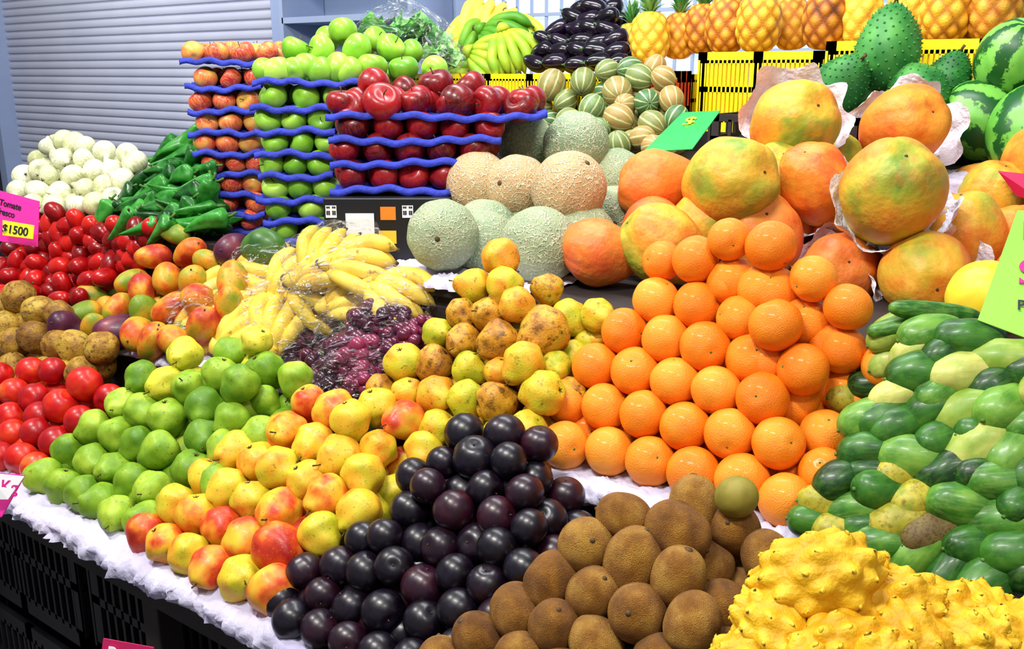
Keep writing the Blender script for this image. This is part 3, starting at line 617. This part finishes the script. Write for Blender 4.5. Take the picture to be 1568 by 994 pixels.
for i,(u,v,y,s,k) in enumerate([(995,58,2.86,1,0),(966,66,2.98,.8,0),(1040,55,2.98,.9,1),(1076,44,2.98,.95,1),(1113,38,2.88,1.02,1),(1162,35,2.84,1.04,0),(1212,36,2.98,.95,1),(1265,30,2.85,1.02,1),(1318,27,2.88,1,0),(1395,18,2.95,1,0),(1450,15,2.84,1.05,0),(1522,10,2.86,1.05,1),(1565,15,2.95,1,0),(1490,20,3.0,1,1)]):
    o=add(me_pi[k],'pineapple',None,onY(u,v,y),quat((U(-.08,.08),U(-.08,.08),1)),.064*s)
e=empty('soursop_pile',P(1360,150,2.45))
for i,(u,v,t,s,d) in enumerate([(1360,72,2.42,.08,(.05,.1,1)),(1287,128,2.4,.066,(.5,-.3,.5)),(1402,138,2.38,.066,(-.6,.2,.5)),(1450,125,2.4,.058,(.3,0,.9)),(1330,140,2.5,.06,(.3,0,.5))]):
    add(me_so,'soursop_%d'%i,e,P(u,v,t),quat(d),s)
e=empty('watermelon_pile',P(1505,240,2.4))
for i,(u,v,t,s,d) in enumerate([(1503,187,2.35,.096,(-.7,-.4,.6)),(1552,92,2.3,.088,(.3,-.5,.8)),(1582,200,2.2,.1,(.2,.5,.8)),(1620,110,2.4,.1,(.2,.5,.8))]):
    add(me_wa,'watermelon_%d'%i,e,P(u,v,t),quat(d),(s,s,s*1.12))
bby=banana_bunch('banana_bunch_yellow',M_ban,4,.125,1); bb=banana_bunch('banana_bunch_green',M_bang,5,.11,2)
e=empty('banana_pile',onY(750,112,2.85))
for i,(u,v,y,a,s,m) in enumerate([(735,42,2.95,.9,.19,bby),(752,32,2.98,1.2,.17,bby),(712,62,2.9,.5,.17,bby),(768,58,2.88,-.5,.18,bb),(783,78,2.84,-1.2,.18,bb),(752,92,2.82,-.4,.18,bb),(712,95,2.86,.3,.17,bb),(790,52,2.95,-1.2,.17,bb),(735,75,2.9,.7,.18,bb),(760,105,2.85,.2,.16,bb)]):
    add(m,'bunch_%d'%i,e,onY(u,v,y),frame(TOC+Vector((U(-.3,.3),0,U(-.1,.4))),a),s)
# lettuce in bag
b=MB(); random.seed(4)
for i in range(26):
    c=Vector((random.gauss(0,.4),random.gauss(0,.35),random.gauss(0,.2))); d=rdir(UP,.6); a1=d.orthogonal().normalized(); a2=d.cross(a1)
    def fn(u,v):
        x,y=(u-.5)*1.1,(v-.5)*1.1; return tuple(c+a1*x+a2*y+d*(.25*(x*x+y*y)+.12*noise.noise(Vector((x*5+i,y*5,0)))))
    b.grid(fn,12,12,0,False,False)
lm=b.mesh('leaves',[M_lett])
e=empty('bagged_lettuce',P(610,60,3.5)); add(lm,'leaves',e,P(615,62,3.4),None,(.17,.13,.1)); add(bag_me(3,M_bag),'bag',e,P(615,62,3.4),None,(.2,.16,.12))
e=empty('bagged_lettuce',P(680,95,3.1)); add(lm,'leaves',e,P(675,88,3.1),None,(.06,.06,.05)); add(bag_me(5,M_bag),'bag',e,P(675,88,3.1),None,(.08,.07,.06))
# bagged bananas / grapes
e=empty('bagged_banana_pile',onZ(450,540,T2))
hb=Heap(T2+.05,(440,545),(255,500),(680,600),.8,1.,1.2,1.2); random.seed(8)
HN=Vector((.3,-.65,.75)).normalized()
for i,(u,v,s,a) in enumerate([(312,505,1.05,.35),(335,462,1.05,.25),(430,495,1.05,1.35),(400,412,.95,-.15),(497,388,.95,1.2),(552,412,1,-.15),(490,455,1.05,-.5),(450,430,.95,.9),(608,458,1,-.6),(390,450,1,.2),(545,458,1,.3),(375,505,1,.8),(500,420,1,.3)]):
    p=hb.hit(u,v)
    add(bby,'bunch_%d'%i,e,p+HN*U(-.01,.02),frame(HN+Vector((U(-.2,.2),0,U(-.2,.2))),a),.145*s)
    add(bby,'bunch_under_%d'%i,e,p+Vector((U(-.02,.02),.05,-.06)) if p.z>T2+.1 else p+Vector((0,.1,0)),frame(HN,a+1),.13*s)
for i,(u,v,a,b2,c2) in enumerate([(325,488,.115,.085,.085),(435,485,.1,.1,.09),(405,418,.1,.08,.08),(515,400,.12,.09,.085),(500,455,.11,.085,.085),(600,462,.095,.08,.075)]):
    add(bag_me(i,M_bag,.35),'bag_%d'%i,e,hb.hit(u,v),frame(HN,U(-.3,.3)),(a,b2,c2))
gm=grape_me(); e=empty('bagged_grape_pile',onZ(540,600,T2)); hb=Heap(T2+.04,(530,590),(430,570),(660,620),.7,1.,1.2,1.12)
for i,(u,v,s) in enumerate([(470,530,1.1),(545,515,1.15),(600,505,1),(520,590,.95),(555,555,1),(500,555,1),(615,530,.9),(560,590,.8),(580,490,.9),(640,510,.7)]):
    p=hb.hit(u,v); add(gm,'grapes_%d'%i,e,p,quat(rdir()),.062*s)
for i,(u,v,a,b2,c2) in enumerate([(475,530,.08,.075,.08),(565,515,.11,.08,.085),(535,585,.085,.06,.075)]):
    add(bag_me(i+20,M_bagp,.4),'grape_bag_%d'%i,e,hb.hit(u,v),frame(HN,U(-.3,.3)),(a,b2,c2))
# ------------------------------------------------------------------ furniture
def crate(name,x0,x1,y0,y1,z0,z1,mat,nsl=16):
    b=MB(); th=.008; H=z1-z0
    def wall(o,ax,L,nx):
        b.box(o,ax*L,nx*th,UP*(H*.16)); b.box(o+UP*(H*.86),ax*L,nx*th*1.8,UP*(H*.14)); b.box(o+UP*(H*.50),ax*L,nx*th,UP*(H*.07))
        n=max(4,int(L*nsl/.42))
        for i in range(n+1):
            b.box(o+ax*((L-.008)*i/n)+UP*(H*.12),ax*.009,nx*th*.9,UP*(H*.78))
        for f in (0,.5,1): b.box(o+ax*((L-.03)*f),ax*.03,nx*th*1.2,UP*H)
    X,Y=Vector((1,0,0)),Vector((0,1,0))
    wall(Vector((x0,y0,z0)),X,x1-x0,Y); wall(Vector((x1,y1,z0)),-X,x1-x0,-Y)
    wall(Vector((x0,y1,z0)),-Y,y1-y0,X); wall(Vector((x1,y0,z0)),Y,y1-y0,-X)
    b.abox(x0+.002,x1-.002,y0+.002,y1-.002,z0,z0+.008)
    return add(b.mesh(name,[mat],False),name)
def tier(name,x0,x1,y0,y1,z,th=.03,ext=None,skirt=None):
    b=MB(); b.abox(x0,x1,y0,y1,z-th,z)
    b.abox(x0,x1,y0+.012,y0+.03,z-th-.05,z-th)
    n=int((x1-x0)/.9)
    for i in range(n+1):
        x=x0+.02+(x1-x0-.09)*i/n
        b.abox(x,x+.05,y0+.03,y0+.08,0,z-th); b.abox(x,x+.05,y1-.08,y1-.03,0,z-th)
    if ext:
        b.abox(ext[0],ext[1],ext[2],y0,z-th,z); b.abox(ext[0],ext[1],ext[2]+.01,ext[2]+.03,z-th-.05,z-th)
        for x in (ext[0]+.02,(ext[0]+ext[1])/2,ext[1]-.07): b.abox(x,x+.05,ext[2]+.03,ext[2]+.08,0,z-th)
    if skirt: b.abox(x0,x1,y0+.004,y0+.011,skirt,z-.05)
    o=add(b.mesh(name,[M_wood],False),name); bevel(o,.003); return o
tier('display_table_front',-4.2,1.3,.80,1.195,T1,ext=(-.93,1.3,.66))
tier('display_table_middle',-4.2,1.3,1.20,1.455,T2,skirt=T1-.2)
tier('display_table_upper',-3.2,1.3,1.46,2.29,T3,skirt=.5)
tier('display_table_back',-3.2,1.3,2.30,3.35,T4,skirt=.9)
for i in range(9):
    x=-4.1+i*.58; crate('black_crate',x,x+.54,.89,1.11,.38,.66,M_blk,14); crate('black_crate',x,x+.54,.89,1.11,.06,.34,M_blk,14)
crate('pitahaya_crate',-.34,.25,.70,1.12,T1,.965,M_blk)
b=MB(); b.abox(-3.1,-.1,2.72,3.3,T4,1.42); add(b.mesh('crate_shelf_board',[M_wood],False),'crate_shelf_board')
for i in range(4):
    x=-3.0+i*.41; crate('yellow_crate',x,x+.40,2.74,3.04,1.42,1.59,M_yel,30)
crate('yellow_crate',-1.345,-.96,2.74,3.04,1.42,1.655,M_yel,30); crate('yellow_crate',-.955,-.53,2.74,3.04,1.42,1.68,M_yel,30)
crate('yellow_crate',-.52,-.1,2.74,3.04,1.42,1.68,M_yel,30)
crate('red_crate',-1.47,-1.355,2.62,2.72,T4,1.60,M_red,14)
crate('wooden_crate',-1.12,-.72,2.36,2.70,T4,1.49,M_wood,8)
# paper linings
def lining(name,x0,x1,ye,z,inn=.16,hang=.05,seed=0):
    n=int((x1-x0)/.007); L=inn+hang
    def fn(u,v):
        x=x0+(x1-x0)*u; hg=hang*(1+.8*noise.noise(Vector((x*6,seed,0)))); s=v*(inn+hg)
        w=.012*noise.noise(Vector((x*18,v*5,seed)))+.014*abs(noise.noise(Vector((x*45+v*6,v*9,seed))))
        if s<inn: y=ye+inn-s; zz=z+.004+abs(w)*1.2
        else: y=ye-.006-abs(w)*2; zz=z+.004-(s-inn)
        if v>.75*inn/L and s<inn: zz+=.012*max(0,noise.noise(Vector((x*9,seed+4,0))))
        return (x,y,zz)
    b=MB(); b.grid(fn,n,26,0,False,False); add(b.mesh(name,[M_paper]),name)
lining('paper_lining',-2.5,-.98,.80,T1,.2,.03,1); lining('paper_lining',-1.1,-.1,1.20,T2,.12,.03,5); lining('paper_lining',-2.3,-1.6,1.20,T2,.14,.02,9)
lining('paper_lining',-1.5,-1.05,1.46,T3,.2,.01,12); lining('paper_lining',-.9,.3,2.3,T4,.2,.03,15)
# ------------------------------------------------------------------ signs
def sign(name,pts,m,texts,th=.002):
    p=[Vector(q) for q in pts]
    n=(p[1]-p[0]).cross(p[3]-p[0]).normalized()
    if n.dot(CAM-p[0])<0: n=-n
    e=empty(name,p[0]); b=MB(); k=[tuple(q-p[0]) for q in p]+[tuple(q-p[0]-n*th) for q in p]
    b.v=k; b.c=[0]*8; b.f=[[0,1,2,3],[7,6,5,4],[0,4,5,1],[1,5,6,2],[2,6,7,3],[3,7,4,0]]; b.m=[0]*6
    add(b.mesh('card',[m],False),'card',e,p[0])
    ex=(p[1]-p[0]).normalized(); ey=n.cross(ex)
    for (s,x,y,size,mm) in texts:
        cu=bpy.data.curves.new('lettering','FONT'); cu.body=s; cu.size=size; cu.extrude=.0006; cu.offset=size*.012; cu.materials.append(mm)
        o=bpy.data.objects.new('lettering',cu); scene.collection.objects.link(o); o.parent=e
        M=Matrix((ex,ey,n)).transposed(); o.rotation_mode='QUATERNION'; o.rotation_quaternion=M.to_quaternion()
        o.location=ex*x+ey*y+n*.0015
    return e
sign('pink_price_sign',[P(-22,286,2.35),P(60,308,2.3),P(57,378,2.3),P(-22,366,2.35)],M_pink,[('Tomate',.053,-.034,.022,M_ink),('fresco',.053,-.056,.022,M_ink)])
sign('yellow_price_label',[P(4,337,2.285),P(52,345,2.27),P(50,366,2.27),P(4,360,2.285)],M_yellowp,[('$1500',.003,-.028,.028,M_ink)])
sign('pink_price_sign',[P(-25,722,1.75),P(38,728,1.7),P(2,792,1.7),P(-25,800,1.75)],M_pink,[])
sign('white_price_label',[P(-20,724,1.69),P(37,730,1.68),P(12,765,1.68),P(-20,765,1.69)],M_white,[('Kg',.03,-.03,.03,M_inkp)])
sign('red_price_sign',[P(158,978,1.4),P(235,992,1.38),P(235,1040,1.38),P(150,1040,1.4)],M_mag,[('Pera',.01,-.03,.03,M_white)])
sign('green_price_sign',[P(1558,322,1.32),P(1640,325,1.3),P(1600,528,1.25),P(1497,490,1.28)],M_neon,[('$15',.0,-.115,.06,M_inkp),('Kilo',.005,-.045,.04,M_inkg),('Papaya',-.0,-.15,.02,M_ink)])
sign('magenta_price_sign',[P(1528,262,2.0),P(1600,270,1.95),P(1600,310,1.95),P(1556,300,2.0)],M_mag,[])
sign('green_net_sign',[P(1045,172,2.35),P(1103,169,2.3),P(1060,228,2.2),P(985,232,2.25)],M_green,[('$',.02,-.07,.06,M_yellowp)])
# ------------------------------------------------------------------ building shell
b=MB(); b.abox(-11,4,-2.5,6.5,-.05,0); add(b.mesh('floor',[M_floor],False),'floor')
YW=3.75
b=MB(); b.abox(-4.2,3.2,YW,YW+.15,0,3.4); b.abox(-10.5,-4.2,YW+.10,YW+.25,0,3.4); add(b.mesh('wall_back',[M_wall],False),'wall_back')
b=MB(); x0,x1=-7.75,-4.48; z=0.02; pitch=.055; prof=[]
while z<3.2:
    for k in range(6):
        s=k/6; prof.append((YW-.010*math.sin(s*math.pi)**.6+ (.010 if k==0 else 0),z+pitch*s))
    z+=pitch
for i,(y,zz) in enumerate(prof):
    b.v+= [(x0,y+.04,zz),(x1,y+.04,zz)]; b.c+=[0,0]
    if i: q=len(b.v); b.f.append([q-4,q-3,q-1,q-2]); b.m.append(0)
add(b.mesh('roller_shutter_door',[M_shut],False),'roller_shutter_door')
b=MB(); b.abox(x0-.1,x0,YW-.1,YW+.1,0,3.3); add(b.mesh('shutter_guide_post',[M_frame],False),'shutter_guide_post')
b=MB(); b.abox(x0-.9,x0-.11,YW-.25,YW+.1,0,3.3); add(b.mesh('pillar_dark',[M_dark],False),'pillar_dark')
b=MB(); b.abox(x1,x1+.3,YW-.06,YW+.12,0,3.3); b.abox(x1+.08,x1+.2,YW-.075,YW-.06,0,3.3); bevel(add(b.mesh('pillar_back',[M_frame],False),'pillar_back'),.01)
k=NT('window_daylight'); k.b.inputs['Base Color'].default_value=C('#e8f2ff'); k.b.inputs['Emission Color'].default_value=C('#dcebff'); k.b.inputs['Emission Strength'].default_value=.8
b=MB(); b.abox(-3.0,-.3,YW-.012,YW-.002,1.5,2.7); add(b.mesh('window_1',[k.m],False),'window_1')
b=MB()
for i in range(33): x=-3.0+i*.082; b.abox(x,x+.012,YW-.05,YW-.038,1.5,2.7)
for i in range(8): b.abox(-3.0,-.28,YW-.055,YW-.035,1.5+i*.17,1.515+i*.17)
b.abox(-3.1,-3.0,YW-.07,YW,1.4,2.8); b.abox(-.3,-.22,YW-.07,YW,1.4,2.8); add(b.mesh('window_bars',[M_frame],False),'window_bars')
b=MB(); b.abox(-4.1,-3.2,YW-.3,YW-.01,1.84,1.87); b.abox(-4.1,-3.2,YW-.3,YW-.01,2.1,2.13); b.abox(-4.12,-4.09,YW-.3,YW-.01,1.3,2.5); b.abox(-3.2,-3.17,YW-.3,YW-.01,1.3,2.5); add(b.mesh('wall_shelf',[M_frame],False),'wall_shelf')
# ------------------------------------------------------------------ lights
def area(name,loc,target,sx,sy,p,col=(1,1,1)):
    l=bpy.data.lights.new(name,'AREA'); l.shape='RECTANGLE'; l.size=sx; l.size_y=sy; l.energy=p; l.color=col
    o=bpy.data.objects.new(name,l); scene.collection.objects.link(o); o.location=loc
    o.rotation_mode='QUATERNION'; o.rotation_quaternion=(Vector(target)-Vector(loc)).to_track_quat('-Z','Y'); return o
area('ceiling_lamp',(-.9,.1,3.1),(-1.0,1.6,1.0),.8,.12,60,(1,.97,.92))
area('ceiling_lamp',(.5,.2,2.9),(.0,1.5,1.0),.5,.12,17,(1,.97,.92))
area('ceiling_lamp',(-2.6,.5,3.1),(-2.2,1.6,1.1),.8,.12,46,(1,.98,.95))
area('ceiling_lamp',(-1.4,2.0,3.0),(-1.3,2.6,1.3),2.0,.2,56,(.95,.98,1))
area('ceiling_lamp',(-5.4,2.2,3.0),(-5.6,3.7,1.6),1.8,.3,52,(.95,.97,1))
w=bpy.data.worlds.new('market_ambient'); scene.world=w; w.use_nodes=True
w.node_tree.nodes['Background'].inputs[0].default_value=(.86,.91,1,1); w.node_tree.nodes['Background'].inputs[1].default_value=.32
# ------------------------------------------------------------------ camera
cd=bpy.data.cameras.new('camera'); cam=bpy.data.objects.new('camera',cd); scene.collection.objects.link(cam)
cd.sensor_width=36; cd.lens=F/1568*36; cd.clip_start=.05; cam.location=CAM
cam.rotation_mode='QUATERNION'; cam.rotation_quaternion=Vector((-.6*CP,.8*CP,-SP)).to_track_quat('-Z','Y')
scene.camera=cam
